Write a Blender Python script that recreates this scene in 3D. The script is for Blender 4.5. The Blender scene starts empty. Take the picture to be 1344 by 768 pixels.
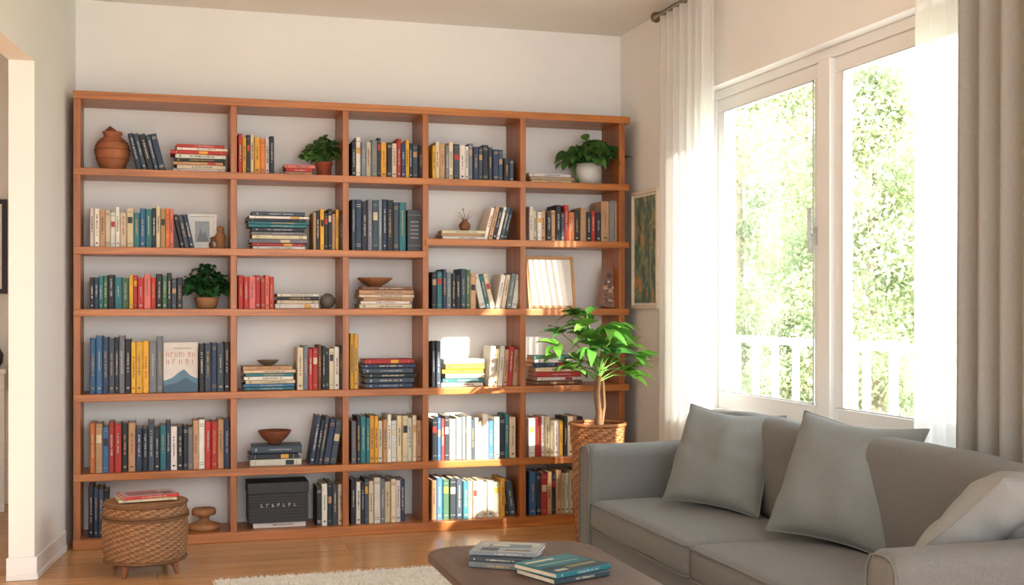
import bpy, math, random
import numpy as np
from mathutils import Vector, Matrix, Euler, noise as mnoise
random.seed(7)
R = random.random
def U(a,b): return random.uniform(a,b)

# ------------------------------------------------------------------ helpers
def lin(c):
    out=[]
    for v in c[:3]:
        v=v/255.0
        out.append(v/12.92 if v<=0.04045 else ((v+0.055)/1.055)**2.4)
    return tuple(out)
def vary(c,a=.12):
    k=1+U(-a,a)
    return tuple(max(0,min(1,v*k*(1+U(-a*.3,a*.3)))) for v in c)

class MB:
    def __init__(s): s.v=[];s.f=[];s.c=[];s.m=[];s.s=[]
    def add(s,verts,faces,col=(1,1,1),mat=0,smooth=False,M=None):
        if isinstance(smooth,Matrix): M=smooth; smooth=False
        o=len(s.v)
        if M is not None: verts=[M@Vector(v) for v in verts]
        s.v.extend([tuple(v) for v in verts])
        for f in faces:
            s.f.append(tuple(i+o for i in f)); s.c.append(col); s.m.append(mat); s.s.append(smooth)
    def box(s,x0,x1,y0,y1,z0,z1,col=(1,1,1),mat=0,M=None):
        v=[(x0,y0,z0),(x1,y0,z0),(x1,y1,z0),(x0,y1,z0),(x0,y0,z1),(x1,y0,z1),(x1,y1,z1),(x0,y1,z1)]
        f=[(0,3,2,1),(4,5,6,7),(0,1,5,4),(1,2,6,5),(2,3,7,6),(3,0,4,7)]
        s.add(v,f,col,mat,False,M)
    def lathe(s,prof,cx,cy,cz,seg=32,col=(1,1,1),mat=0,M=None,smooth=True,cap=True):
        v=[];f=[]
        n=len(prof)
        for (r,z) in prof:
            for i in range(seg):
                a=2*math.pi*i/seg
                v.append((cx+r*math.cos(a),cy+r*math.sin(a),cz+z))
        for j in range(n-1):
            for i in range(seg):
                k=(i+1)%seg
                f.append((j*seg+i,j*seg+k,(j+1)*seg+k,(j+1)*seg+i))
        if cap:
            f.append(tuple(reversed(range(seg))))
            f.append(tuple((n-1)*seg+i for i in range(seg)))
        if M is not None: v=[M@Vector(p) for p in v]
        s.add(v,f,col,mat,smooth)
    def tube(s,path,rad,seg=8,col=(1,1,1),mat=0,smooth=True):
        v=[];f=[];n=len(path)
        if not isinstance(rad,(list,tuple)): rad=[rad]*n
        P=[Vector(p) for p in path]
        for j,p in enumerate(P):
            d=(P[min(j+1,n-1)]-P[max(j-1,0)]).normalized()
            a=Vector((0,0,1)) if abs(d.z)<.9 else Vector((1,0,0))
            u=d.cross(a).normalized(); w=d.cross(u).normalized()
            for i in range(seg):
                t=2*math.pi*i/seg
                v.append(p+(u*math.cos(t)+w*math.sin(t))*rad[j])
        for j in range(n-1):
            for i in range(seg):
                k=(i+1)%seg
                f.append((j*seg+i,j*seg+k,(j+1)*seg+k,(j+1)*seg+i))
        f.append(tuple(range(seg))); f.append(tuple((n-1)*seg+i for i in reversed(range(seg))))
        s.add(v,f,col,mat,smooth)
    def leaf(s,base,d,L,W,bend=.3,col=(0,.3,0),mat=0,roll=0,n=5):
        b=Vector(base); d=Vector(d).normalized()
        side=d.cross(Vector((0,0,1)))
        if side.length<.05: side=Vector((1,0,0))
        side.normalize(); side=Matrix.Rotation(roll,3,d)@side
        up=side.cross(d).normalized()
        v=[];f=[]
        for i in range(n+1):
            t=i/n
            w=W*.5*(math.sin(math.pi*min(1,t**.75))**.8 if 0<t<1 else 0.02)
            c=b+d*(L*t)-Vector((0,0,1))*(bend*L*t*t)
            v+= [c-side*w+up*w*.25, c, c+side*w+up*w*.25]
        for i in range(n):
            a=i*3
            f+=[(a,a+1,a+4,a+3),(a+1,a+2,a+5,a+4)]
        s.add(v,f,col,mat,True)
    def build(s,name,mats,parent=None,bevel=0,loc=None):
        me=bpy.data.meshes.new(name)
        me.from_pydata(s.v,[],s.f)
        for m in mats: me.materials.append(m)
        me.polygons.foreach_set('material_index',s.m)
        me.polygons.foreach_set('use_smooth',s.s)
        att=me.color_attributes.new('Col','FLOAT_COLOR','CORNER')
        buf=[]
        for f,c in zip(s.f,s.c):
            buf.extend((c[0],c[1],c[2],1.0)*len(f))
        att.data.foreach_set('color',buf)
        me.update()
        ob=bpy.data.objects.new(name,me)
        bpy.context.scene.collection.objects.link(ob)
        if loc: ob.location=loc
        if parent: ob.parent=parent
        if bevel:
            b=ob.modifiers.new('bevel','BEVEL'); b.width=bevel; b.segments=3; b.limit_method='ANGLE'
        return ob

def empty(name,loc=(0,0,0)):
    e=bpy.data.objects.new(name,None); e.location=loc; e.empty_display_size=.1
    bpy.context.scene.collection.objects.link(e); return e

def mk(name,base=(.8,.8,.8),attr=False,rough=.5,spec=.5,nz=None,bump=None,metal=0,sheen=0,coat=0,stretch=(1,1,1),trans=0):
    m=bpy.data.materials.new(name); m.use_nodes=True
    nt=m.node_tree; N=nt.nodes; Lk=nt.links
    p=N['Principled BSDF']
    p.inputs['Roughness'].default_value=rough
    p.inputs['Specular IOR Level'].default_value=spec
    p.inputs['Metallic'].default_value=metal
    p.inputs['Sheen Weight'].default_value=sheen
    p.inputs['Coat Weight'].default_value=coat
    if attr:
        a=N.new('ShaderNodeAttribute'); a.attribute_name='Col'; cs=a.outputs['Color']
    else:
        a=N.new('ShaderNodeRGB'); a.outputs[0].default_value=(*base,1); cs=a.outputs[0]
    tc=N.new('ShaderNodeTexCoord'); mp=N.new('ShaderNodeMapping'); mp.inputs['Scale'].default_value=stretch
    Lk.new(tc.outputs['Object'],mp.inputs['Vector'])
    if nz:
        t=N.new('ShaderNodeTexNoise'); t.inputs['Scale'].default_value=nz[0]; t.inputs['Detail'].default_value=5
        Lk.new(mp.outputs[0],t.inputs['Vector'])
        r=N.new('ShaderNodeMapRange'); r.inputs['From Min'].default_value=.3; r.inputs['From Max'].default_value=.7
        r.inputs['To Min'].default_value=1-nz[1]; r.inputs['To Max'].default_value=1+nz[1]
        Lk.new(t.outputs['Fac'],r.inputs['Value'])
        h=N.new('ShaderNodeHueSaturation'); Lk.new(cs,h.inputs['Color']); Lk.new(r.outputs[0],h.inputs['Value'])
        cs=h.outputs[0]
    Lk.new(cs,p.inputs['Base Color'])
    if bump:
        t=N.new('ShaderNodeTexNoise'); t.inputs['Scale'].default_value=bump[0]; t.inputs['Detail'].default_value=4
        Lk.new(mp.outputs[0],t.inputs['Vector'])
        b=N.new('ShaderNodeBump'); b.inputs['Strength'].default_value=bump[1]; b.inputs['Distance'].default_value=.004
        Lk.new(t.outputs['Fac'],b.inputs['Height']); Lk.new(b.outputs[0],p.inputs['Normal'])
    if trans:
        tr=N.new('ShaderNodeBsdfTranslucent'); Lk.new(cs,tr.inputs['Color'])
        mx=N.new('ShaderNodeMixShader'); mx.inputs[0].default_value=trans
        out=N['Material Output']
        Lk.new(p.outputs[0],mx.inputs[1]); Lk.new(tr.outputs[0],mx.inputs[2]); Lk.new(mx.outputs[0],out.inputs['Surface'])
    return m

def woodmat(name,dark,light,scale,rough=.4):
    m=bpy.data.materials.new(name); m.use_nodes=True
    nt=m.node_tree; N=nt.nodes; Lk=nt.links; p=N['Principled BSDF']; p.inputs['Roughness'].default_value=rough
    tc=N.new('ShaderNodeTexCoord'); mp=N.new('ShaderNodeMapping'); mp.inputs['Scale'].default_value=scale
    Lk.new(tc.outputs['Object'],mp.inputs['Vector'])
    t=N.new('ShaderNodeTexNoise'); t.inputs['Scale'].default_value=3; t.inputs['Detail'].default_value=7; t.inputs['Distortion'].default_value=.6
    Lk.new(mp.outputs[0],t.inputs['Vector'])
    r=N.new('ShaderNodeValToRGB'); r.color_ramp.elements[0].position=.3; r.color_ramp.elements[0].color=(*dark,1)
    r.color_ramp.elements[1].position=.7; r.color_ramp.elements[1].color=(*light,1)
    Lk.new(t.outputs['Fac'],r.inputs[0]); Lk.new(r.outputs[0],p.inputs['Base Color'])
    b=N.new('ShaderNodeBump'); b.inputs['Strength'].default_value=.15; b.inputs['Distance'].default_value=.002
    Lk.new(t.outputs['Fac'],b.inputs['Height']); Lk.new(b.outputs[0],p.inputs['Normal'])
    return m

M_wall=mk('wall_paint',lin((234,233,230)),rough=.9,spec=.2,nz=(3,.015),bump=(120,.05))
M_ceil=mk('ceiling_paint',lin((234,232,227)),rough=.95,spec=.1,nz=(2,.015))
M_trim=mk('white_trim',lin((234,235,234)),rough=.45,nz=(4,.01))
M_wh=woodmat('shelf_wood_h',lin((146,82,32)),lin((190,118,54)),(.7,8,12),.36)
M_wv=woodmat('shelf_wood_v',lin((134,74,28)),lin((174,104,48)),(12,8,.7),.36)
M_attr=mk('painted_mixed',attr=True,rough=.5,nz=(25,.06))
M_book=mk('book_cloth',attr=True,rough=.55,nz=(30,.08),bump=(300,.08))
M_leaf=mk('leaf_green',attr=True,rough=.4,nz=(20,.15),trans=.25)
M_ceramic=mk('glazed_ceramic',attr=True,rough=.35,nz=(15,.08))
M_clay=mk('clay',attr=True,rough=.75,nz=(18,.15),bump=(60,.25))
M_wick=mk('wicker_fibre',attr=True,rough=.65,nz=(60,.22),bump=(200,.3))
M_sofa=mk('sofa_fabric',lin((110,110,107)),rough=.92,spec=.2,nz=(160,.1),bump=(500,.4),sheen=.1)
M_pil=mk('pillow_fabric',lin((120,124,122)),rough=.95,spec=.15,nz=(180,.07),bump=(500,.35),sheen=.1)
M_pil2=mk('pillow_linen_light',lin((144,145,143)),rough=.95,spec=.15,nz=(180,.05),bump=(500,.35))
M_table=woodmat('table_top_wood',lin((84,66,56)),lin((100,81,70)),(8,.8,8),.5)
M_metal=mk('brushed_metal',lin((120,116,110)),rough=.35,metal=.9,nz=(30,.05))
M_drape=mk('drape_linen',lin((160,158,152)),rough=.95,spec=.1,nz=(90,.04),bump=(300,.2),trans=.2)
M_rug=mk('rug_wool',lin((214,209,198)),rough=1,spec=.05,nz=(70,.12),bump=(150,.8))

def floormat():
    m=bpy.data.materials.new('oak_floor'); m.use_nodes=True
    nt=m.node_tree;N=nt.nodes;Lk=nt.links;p=N['Principled BSDF'];p.inputs['Roughness'].default_value=.26
    tc=N.new('ShaderNodeTexCoord')
    br=N.new('ShaderNodeTexBrick'); br.offset=.37; br.inputs['Scale'].default_value=1
    br.inputs['Brick Width'].default_value=1.5; br.inputs['Row Height'].default_value=.14; br.inputs['Mortar Size'].default_value=.0015
    br.inputs['Color1'].default_value=(*lin((204,156,106)),1); br.inputs['Color2'].default_value=(*lin((186,138,90)),1)
    br.inputs['Mortar'].default_value=(*lin((130,92,60)),1)
    Lk.new(tc.outputs['Object'],br.inputs['Vector'])
    mp=N.new('ShaderNodeMapping'); mp.inputs['Scale'].default_value=(1,14,1); Lk.new(tc.outputs['Object'],mp.inputs['Vector'])
    t=N.new('ShaderNodeTexNoise'); t.inputs['Scale'].default_value=3; t.inputs['Detail'].default_value=7; t.inputs['Distortion'].default_value=.5
    Lk.new(mp.outputs[0],t.inputs['Vector'])
    r=N.new('ShaderNodeMapRange'); r.inputs['From Min'].default_value=.3; r.inputs['From Max'].default_value=.7
    r.inputs['To Min'].default_value=.86; r.inputs['To Max'].default_value=1.12; Lk.new(t.outputs['Fac'],r.inputs['Value'])
    h=N.new('ShaderNodeHueSaturation'); Lk.new(br.outputs['Color'],h.inputs['Color']); Lk.new(r.outputs[0],h.inputs['Value'])
    Lk.new(h.outputs[0],p.inputs['Base Color'])
    return m
M_floor=floormat()
def sheermat():
    m=bpy.data.materials.new('sheer_voile'); m.use_nodes=True
    nt=m.node_tree;N=nt.nodes;Lk=nt.links
    for n in list(N): N.remove(n)
    out=N.new('ShaderNodeOutputMaterial')
    d=N.new('ShaderNodeBsdfDiffuse'); d.inputs[0].default_value=(.86,.86,.85,1)
    t=N.new('ShaderNodeBsdfTranslucent'); t.inputs[0].default_value=(.88,.88,.87,1)
    tp=N.new('ShaderNodeBsdfTransparent')
    a=N.new('ShaderNodeMixShader'); a.inputs[0].default_value=.5
    b=N.new('ShaderNodeMixShader')
    tc=N.new('ShaderNodeTexCoord'); nz=N.new('ShaderNodeTexNoise'); nz.inputs['Scale'].default_value=6
    Lk.new(tc.outputs['Object'],nz.inputs['Vector'])
    r=N.new('ShaderNodeMapRange'); r.inputs['To Min'].default_value=.38; r.inputs['To Max'].default_value=.46
    Lk.new(nz.outputs['Fac'],r.inputs['Value']); Lk.new(r.outputs[0],b.inputs[0])
    Lk.new(d.outputs[0],a.inputs[1]); Lk.new(t.outputs[0],a.inputs[2]); Lk.new(a.outputs[0],b.inputs[1]); Lk.new(tp.outputs[0],b.inputs[2])
    Lk.new(b.outputs[0],out.inputs[0]); return m
M_sheer=sheermat()
def glassmat():
    m=bpy.data.materials.new('window_glass'); m.use_nodes=True
    nt=m.node_tree;N=nt.nodes;Lk=nt.links
    for n in list(N): N.remove(n)
    out=N.new('ShaderNodeOutputMaterial'); tp=N.new('ShaderNodeBsdfTransparent'); tp.inputs[0].default_value=(.97,.985,.98,1)
    g=N.new('ShaderNodeBsdfGlossy'); g.inputs['Roughness'].default_value=.02
    mx=N.new('ShaderNodeMixShader'); mx.inputs[0].default_value=.06
    Lk.new(tp.outputs[0],mx.inputs[1]); Lk.new(g.outputs[0],mx.inputs[2]); Lk.new(mx.outputs[0],out.inputs[0]); return m
M_glass=glassmat()
def artmat():
    m=bpy.data.materials.new('feather_artwork'); m.use_nodes=True
    nt=m.node_tree;N=nt.nodes;Lk=nt.links;p=N['Principled BSDF'];p.inputs['Roughness'].default_value=.5
    tc=N.new('ShaderNodeTexCoord'); mp=N.new('ShaderNodeMapping'); mp.inputs['Scale'].default_value=(1,2.2,1); mp.inputs['Rotation'].default_value=(.5,0,0)
    Lk.new(tc.outputs['Object'],mp.inputs['Vector'])
    w=N.new('ShaderNodeTexWave'); w.inputs['Scale'].default_value=7; w.inputs['Distortion'].default_value=7; w.inputs['Detail'].default_value=2; w.inputs['Detail Scale'].default_value=.8
    Lk.new(mp.outputs[0],w.inputs['Vector'])
    r=N.new('ShaderNodeValToRGB'); cr=r.color_ramp
    cr.elements[0].color=(*lin((82,106,100)),1); cr.elements[1].color=(*lin((206,150,92)),1)
    for pos,c in ((.3,(120,140,118)),(.5,(164,164,128)),(.7,(92,120,112)),(.9,(184,150,106))):
        e=cr.elements.new(pos); e.color=(*lin(c),1)
    Lk.new(w.outputs['Fac'],r.inputs[0]); Lk.new(r.outputs[0],p.inputs['Base Color']); return m
M_art=artmat()

# ------------------------------------------------------------------ room constants
SF=6.54        # shelf front plane
BW=6.84        # back wall
RW=2.70        # right wall
CH=2.89        # ceiling
def xl(y): return -.42-.1277*(BW-y)   # left wall line (slightly splayed)

def prism(mb,pts,z0,z1):
    n=len(pts)
    v=[(x,y,z0) for x,y in pts]+[(x,y,z1) for x,y in pts]
    f=[tuple(reversed(range(n))),tuple(range(n,2*n))]+[(i,(i+1)%n,n+(i+1)%n,n+i) for i in range(n)]
    mb.add(v,f)
mb=MB(); mb.box(-3.1,RW+.2,-2,8.4,-.1,0); mb.build('floor',[M_floor])
mb=MB(); mb.box(-3.1,RW+.2,-1.1,8.4,CH,CH+.1); mb.build('ceiling',[M_ceil])
mb=MB(); mb.box(-.50,RW,BW,BW+.12,0,CH); mb.build('wall_back',[M_wall])
mb=MB(); mb.box(-3.1,-.6,-2.1,-2,0,CH); mb.build('wall_light_block',[M_wall])  # unseen wall behind the camera, added to cut light on hall and jamb
T=.11
mb=MB()
prism(mb,[(xl(5.9),5.9),(xl(8.3),8.3),(xl(8.3)-T,8.3),(xl(5.9)-T,5.9)],0,CH)
prism(mb,[(xl(0),0),(xl(5.9),5.9),(xl(5.9)-T,5.9),(xl(0)-T,0)],2.37,CH)
mb.build('wall_left',[M_wall])
mb=MB(); mb.box(-3,-.1,8.3,8.4,0,CH); mb.box(-3.1,-3,-2,8.4,0,CH); mb.build('wall_hall',[M_wall])  # second box is an unseen side wall, added to dim the jamb
mb=MB(); prism(mb,[(xl(5.885)+.014,5.885),(xl(6.53)+.014,6.53),(xl(6.53),6.53),(xl(5.9),5.9),(xl(5.9)-T,5.9),(xl(5.9)-T-.01,5.885)],0,.105)
prism(mb,[(xl(5.885)+.018,5.88),(xl(6.53)+.018,6.53),(xl(6.53),6.53),(xl(5.9),5.9),(xl(5.9)-T,5.9),(xl(5.9)-T-.01,5.88)],0,.03)
mb.build('baseboard_left',[M_trim],bevel=.004)
mb=MB(); mb.box(-3,xl(8.28)-T,8.284,8.3,0,.1); mb.build('baseboard_hall',[M_trim],bevel=.003)
# right wall with window opening
WY0,WY1,WZ0,WZ1=3.42,5.72,.68,2.36
WT=.2
mb=MB()
mb.box(RW,RW+WT,WY1,BW+.12,0,CH); mb.box(RW,RW+WT,-2,WY0,0,CH)
mb.box(RW,RW+WT,WY0,WY1,0,WZ0); mb.box(RW,RW+WT,WY0,WY1,WZ1,CH)
mb.build('wall_right',[M_wall])
mb=MB(); mb.box(RW-.014,RW,-2,BW,0,.1); mb.build('baseboard_right',[M_trim],bevel=.003)
# window
win=empty('window_1',(RW,(WY0+WY1)/2,WZ0))
def child(mb,name,mats,par,**k):
    ob=mb.build(name,mats,**k); ob.parent=par; ob.matrix_parent_inverse=Matrix.Translation(par.location).inverted(); return ob
fx0,fx1=RW+.07,RW+.14
mb=MB(); e=.045
mb.box(fx0,fx1,WY0,WY1,WZ0,WZ0+e); mb.box(fx0,fx1,WY0,WY1,WZ1-e,WZ1)
mb.box(fx0,fx1,WY0,WY0+e,WZ0+e,WZ1-e); mb.box(fx0,fx1,WY1-e,WY1,WZ0+e,WZ1-e)
ym=4.61; hm_=.05
mb.box(fx0-.012,fx1,ym-hm_,ym+hm_,WZ0+e,WZ1-e)
child(mb,'frame',[M_trim],win,bevel=.004)
mb=MB(); s=.068
for a,b in ((WY0+e,ym-hm_),(ym+hm_,WY1-e)):
    x0,x1=fx0+.012,fx1-.012; z0,z1=WZ0+e,WZ1-e
    mb.box(x0,x1,a,b,z0,z0+s+.02); mb.box(x0,x1,a,b,z1-s,z1)
    mb.box(x0,x1,a,a+s,z0+s+.02,z1-s); mb.box(x0,x1,b-s,b,z0+s+.02,z1-s)
child(mb,'sashes',[M_trim],win,bevel=.006)
mb=MB()
mb.box(fx0+.03,fx0+.034,WY0+.1,ym-.1,WZ0+.12,WZ1-.1); mb.box(fx0+.03,fx0+.034,ym+.1,WY1-.1,WZ0+.12,WZ1-.1)
child(mb,'glass_panes',[M_glass],win)
mb=MB()   # rubber gaskets round each glass
M_gask=mk('gasket_rubber',lin((196,198,198)),rough=.6,nz=(40,.05))
for a,b in ((WY0+e,ym-hm_),(ym+hm_,WY1-e)):
    g=.006; xa,xb=fx0+.008,fx0+.013; ya_,yb_=a+s,b-s; za,zb=WZ0+e+s+.02,WZ1-e-s
    mb.box(xa,xb,ya_,yb_,za,za+g); mb.box(xa,xb,ya_,yb_,zb-g,zb); mb.box(xa,xb,ya_,ya_+g,za,zb); mb.box(xa,xb,yb_-g,yb_,za,zb)
child(mb,'gaskets',[M_gask],win)
mb=MB(); mb.box(RW-.04,RW+.07,WY0-.04,WY1+.03,WZ0-.03,WZ0); child(mb,'sill',[M_trim],win,bevel=.006)
mb=MB(); hy=ym+hm_+.045; mb.tube([(fx0-.02,hy,1.48),(fx0-.025,hy,1.56),(fx0-.025,hy,1.68)],.009); mb.tube([(fx0+.014,hy,1.56),(fx0-.025,hy,1.56)],.008); mb.box(fx0+.004,fx0+.014,hy-.014,hy+.014,1.52,1.6)
child(mb,'handle',[M_gask],win)

# ------------------------------------------------------------------ bookcase
cols=[-.396,.388,.983,1.427,1.992,2.594]
mb=MB(); t=.038
mb.box(-.415,2.64,SF-.012,BW-.002,2.312,2.352,mat=0)
for z in (1.96,1.235,.795,.386): mb.box(-.413,2.636,SF,BW-.004,z-t,z,mat=0)
mb.box(-.413,1.427,SF,BW-.004,1.555-t,1.555,mat=0); mb.box(1.4275,2.636,SF,BW-.004,1.625-t,1.625,mat=0)
mb.box(-.415,2.64,SF-.012,BW-.002,0,.052,mat=0)
for i,x in enumerate(cols):
    w=.034 if 0<i<5 else .036
    mb.box(x-w/2,x+w/2,SF+.006,BW-.006,.01,2.33,mat=1)
mb.build('bookcase',[M_wh,M_wv],bevel=.003)

# ruler: measured marks along the bookcase -> metres
RM=[110,308,455,560,690,815]; RXm=[-.367,.397,.999,1.449,2.030,2.616]
def sx(p): return float(np.interp(p,RM,RXm))
def hm(h,col): return h/[0,254,246,238,232,226][col]
PAL=dict(k=(28,34,44),n=(36,54,82),b=(50,98,142),t=(38,106,114),g=(58,100,70),r=(170,44,38),o=(200,112,54),y=(210,156,48),
 c=(202,185,155),w=(212,207,197),e=(110,116,122),s=(176,138,102),p=(200,106,96),m=(106,66,44),d=(56,70,84),l=(150,180,195))
PAL={k:lin(v) for k,v in PAL.items()}
def book(mb,w,h,d,code,M,title=True):
    c=vary(PAL[code],.18); pg=vary(lin((216,204,180)),.05)
    tb=min(.003,w*.15); r=min(.004,w*.2)
    mb.box(-w/2,-w/2+tb,r,d,0,h,c,0,M); mb.box(w/2-tb,w/2,r,d,0,h,c,0,M)
    mb.box(-w/2+tb,w/2-tb,r+.001,d-.005,.003,h-.003,pg,0,M)
    x=[-w/2,-w*.36,w*.36,w/2]; y=[r,0,0,r]
    v=[(x[i],y[i],0) for i in range(4)]+[(x[i],y[i],h) for i in range(4)]
    mb.add(v,[(0,1,5,4),(1,2,6,5),(2,3,7,6),(4,5,6,7),(0,3,2,1)],c,0,False,M)
    lum=sum(c)/3
    if title:
        if lum<.25: tc=random.choice([lin((190,182,162)),lin((180,146,86)),lin((164,168,172))])
        else: tc=random.choice([lin((50,55,65)),lin((120,50,40)),lin((70,80,90))])
        q=-.0006
        def quad(a,b,z0,z1,col): mb.add([(a,q,z0),(b,q,z0),(b,q,z1),(a,q,z1)],[(0,1,2,3)],col,0,False,M)
        k=R()
        if k<.2:  # label panel
            bc=vary(random.choice([PAL['s'],PAL['k'],PAL['r'],PAL['y'],PAL['c']]),.1)
            z0=h*U(.5,.7); quad(-w*.36,w*.36,z0,z0+h*.16,bc)
            quad(-w*.34,w*.34,h*.1,h*.1+.002,tc); quad(-w*.34,w*.34,h*.9,h*.9+.002,tc)
        elif k<.9:
            z=h*U(.28,.4); g=min(.0085,w*.36); wid=min(w*.22,.0045)
            while z<h*U(.7,.88):
                quad(-wid*U(.6,1),wid*U(.6,1),z,z+g*U(.45,.75),tc); z+=g
                if R()<.12: z+=g*.7
            if R()<.5: quad(-w*.2,w*.2,h*.08,h*.08+g,tc)
        else:
            for zz in (.08,.12,.86,.9): quad(-w*.36,w*.36,h*zz,h*zz+.003,tc)
SPL=SF+.045
def brow(mb,x0,x1,z,h,s,lean=0,hv=.12,d=.17):
    n=len(s); a=math.radians(lean)
    ws=[U(.7,1.35) for _ in s]; tot=sum(ws); W=(x1-x0)-(math.sin(abs(a))*h if lean else 0)
    ws=[w/tot*W for w in ws]
    x=x0+(math.sin(-a)*h if lean<0 else 0)
    for i,(ch,w) in enumerate(zip(s,ws)):
        bh=h*(1+U(-hv,hv*.35)); bd=d+U(-.02,.02); yy=SPL+U(-.008,.012)
        aa=a
        tw=w*.97*math.cos(aa)
        if aa>=0: M=Matrix.Translation((x+w,yy,z+.0006))@Matrix.Rotation(aa,4,'Y')@Matrix.Translation((-tw/2,0,0))
        else: M=Matrix.Translation((x,yy,z+.0006))@Matrix.Rotation(aa,4,'Y')@Matrix.Translation((tw/2,0,0))
        book(mb,tw,bh,bd,ch,M); x+=w
def bstack(mb,x0,x1,z,h,s,cy=None,d=.16,rot=3):
    ws=[U(.75,1.3) for _ in s]; tot=sum(ws); zz=z+.0006
    for ch,w in zip(s,ws):
        th=h*w/tot; L=(x1-x0)*U(.84,1.0); cx=(x0+x1)/2+U(-.01,.01)
        y=(SPL+.01) if cy is None else cy
        M=Matrix.Translation((cx,y+d/2,zz+th/2))@Matrix.Rotation(math.radians(U(-rot,rot)),4,'Z')@Matrix.Translation((0,-d/2,0))@Matrix.Rotation(math.radians(90),4,'Y')@Matrix.Translation((0,0,-L/2))
        book(mb,th*.97,L,d,ch,M,title=th>.012); zz+=th
Z1=1.96;Z2a=1.555;Z2b=1.625;Z3=1.235;Z4=.795;Z5=.386;Z6=.052
def rowobj(a,b,z,col,h,s,**k):
    mb=MB(); brow(mb,sx(a),sx(b),z,hm(h,col),s,**k); return mb.build('row_of_books',[M_book])
def stackobj(a,b,z,col,h,s,**k):
    mb=MB(); bstack(mb,sx(a),sx(b),z,hm(h,col),s,**k); return mb.build('stack_of_books',[M_book])
# row 1
rowobj(166,216,Z1,1,50,'ndkdn',lean=-14,hv=.04)
stackobj(224,299,Z1,1,37,'wcskwrwr')
rowobj(312,358,Z1,2,50,'rykcyowk',hv=.1)
stackobj(372,412,Z1,2,14,'srp')
rowobj(460,554,Z1,3,50,'kwecekykcrnykdk')
rowobj(565,658,Z1,4,47,'ycsecdwwendkdnd'); rowobj(658,672,Z1,4,30,'kd')
stackobj(692,750,Z1,5,12,'csw')
# row 2
rowobj(118,226,Z2a,1,53,'wwscwwcctbtkcsop',hv=.14); rowobj(226,254,Z2a,1,46,'kdn',lean=-12,hv=.03)
stackobj(324,403,Z2a,2,50,'wrecekttkwd')
rowobj(409,450,Z2a,2,53,'skykksyk')
rowobj(460,531,Z2a,3,67,'dnkedenkdt',hv=.05)
stackobj(574,641,Z2b,4,12,'wsc')
rowobj(632,672,Z2b,4,44,'wskwdk',lean=14,hv=.05)
rowobj(692,786,Z2b,5,46,'wcwskskdrokskrk',hv=.2)
rowobj(786,812,Z2b,5,54,'ses',hv=.02)
# row 3
rowobj(118,238,Z3,1,46,'kntgktgyrrprkgkdk')
rowobj(312,358,Z3,2,44,'rrprrpr',hv=.06)
stackobj(359,419,Z3,2,20,'wckw')
stackobj(469,544,Z3,3,29,'cwscsm')
rowobj(565,622,Z3,4,50,'ktnekkdgs'); rowobj(618,648,Z3,4,46,'wtc',lean=-13,hv=.03)
rowobj(648,684,Z3,4,46,'wcew',lean=10,hv=.04)
# row 4
rowobj(118,212,Z4,1,74,'bbndkekyyyee',hv=.1)
rowobj(260,301,Z4,1,66,'kdndk',hv=.05)
stackobj(317,386,Z4,2,32,'tbcwtcs')
rowobj(388,450,Z4,2,58,'cerrmkkcwk',hv=.1)
rowobj(458,469,Z4,3,72,'yy',hv=.02)
stackobj(474,546,Z4,3,38,'ndkdnr')
rowobj(565,576,Z4,4,60,'kd',hv=.03)
stackobj(577,637,Z4,4,36,'wtcyyw')
rowobj(638,681,Z4,4,52,'wcwsrs',lean=4,hv=.08)
stackobj(697,764,Z4,5,38,'mwrcnwt')
# row 5
rowobj(118,301,Z5,1,64,'osbrrksnkdktnwkkeswrrsn')
stackobj(325,396,Z5,2,27,'wkd')
rowobj(404,450,Z5,2,66,'nkdnd',lean=9,hv=.12)
rowobj(460,552,Z5,3,60,'ekttyycswwccwcs')
rowobj(565,674,Z5,4,56,'kbrkceewdwcwbwktc')
rowobj(692,762,Z5,5,52,'wrwccwykcsk')
# row 6
rowobj(116,142,Z6,1,66,'kndk')
stackobj(323,404,Z6,2,8,'w',rot=0,d=.2)
rowobj(414,450,Z6,2,56,'kwkdc')
rowobj(459,530,Z6,3,60,'kwkdcweccwn')
rowobj(565,660,Z6,4,52,'sbgkdtccwcwcy'); rowobj(655,676,Z6,4,46,'kd',lean=-8,hv=.02)
rowobj(692,768,Z6,5,56,'bkrskscwcrcs')

# ---------------- shelf ornaments
def lathe_obj(name,prof,x,y,z,col,mat,seg=40,extra=None):
    mb=MB(); mb.lathe(prof,x,y,z,seg,col)
    if extra: extra(mb)
    return mb.build(name,[mat])
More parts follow.
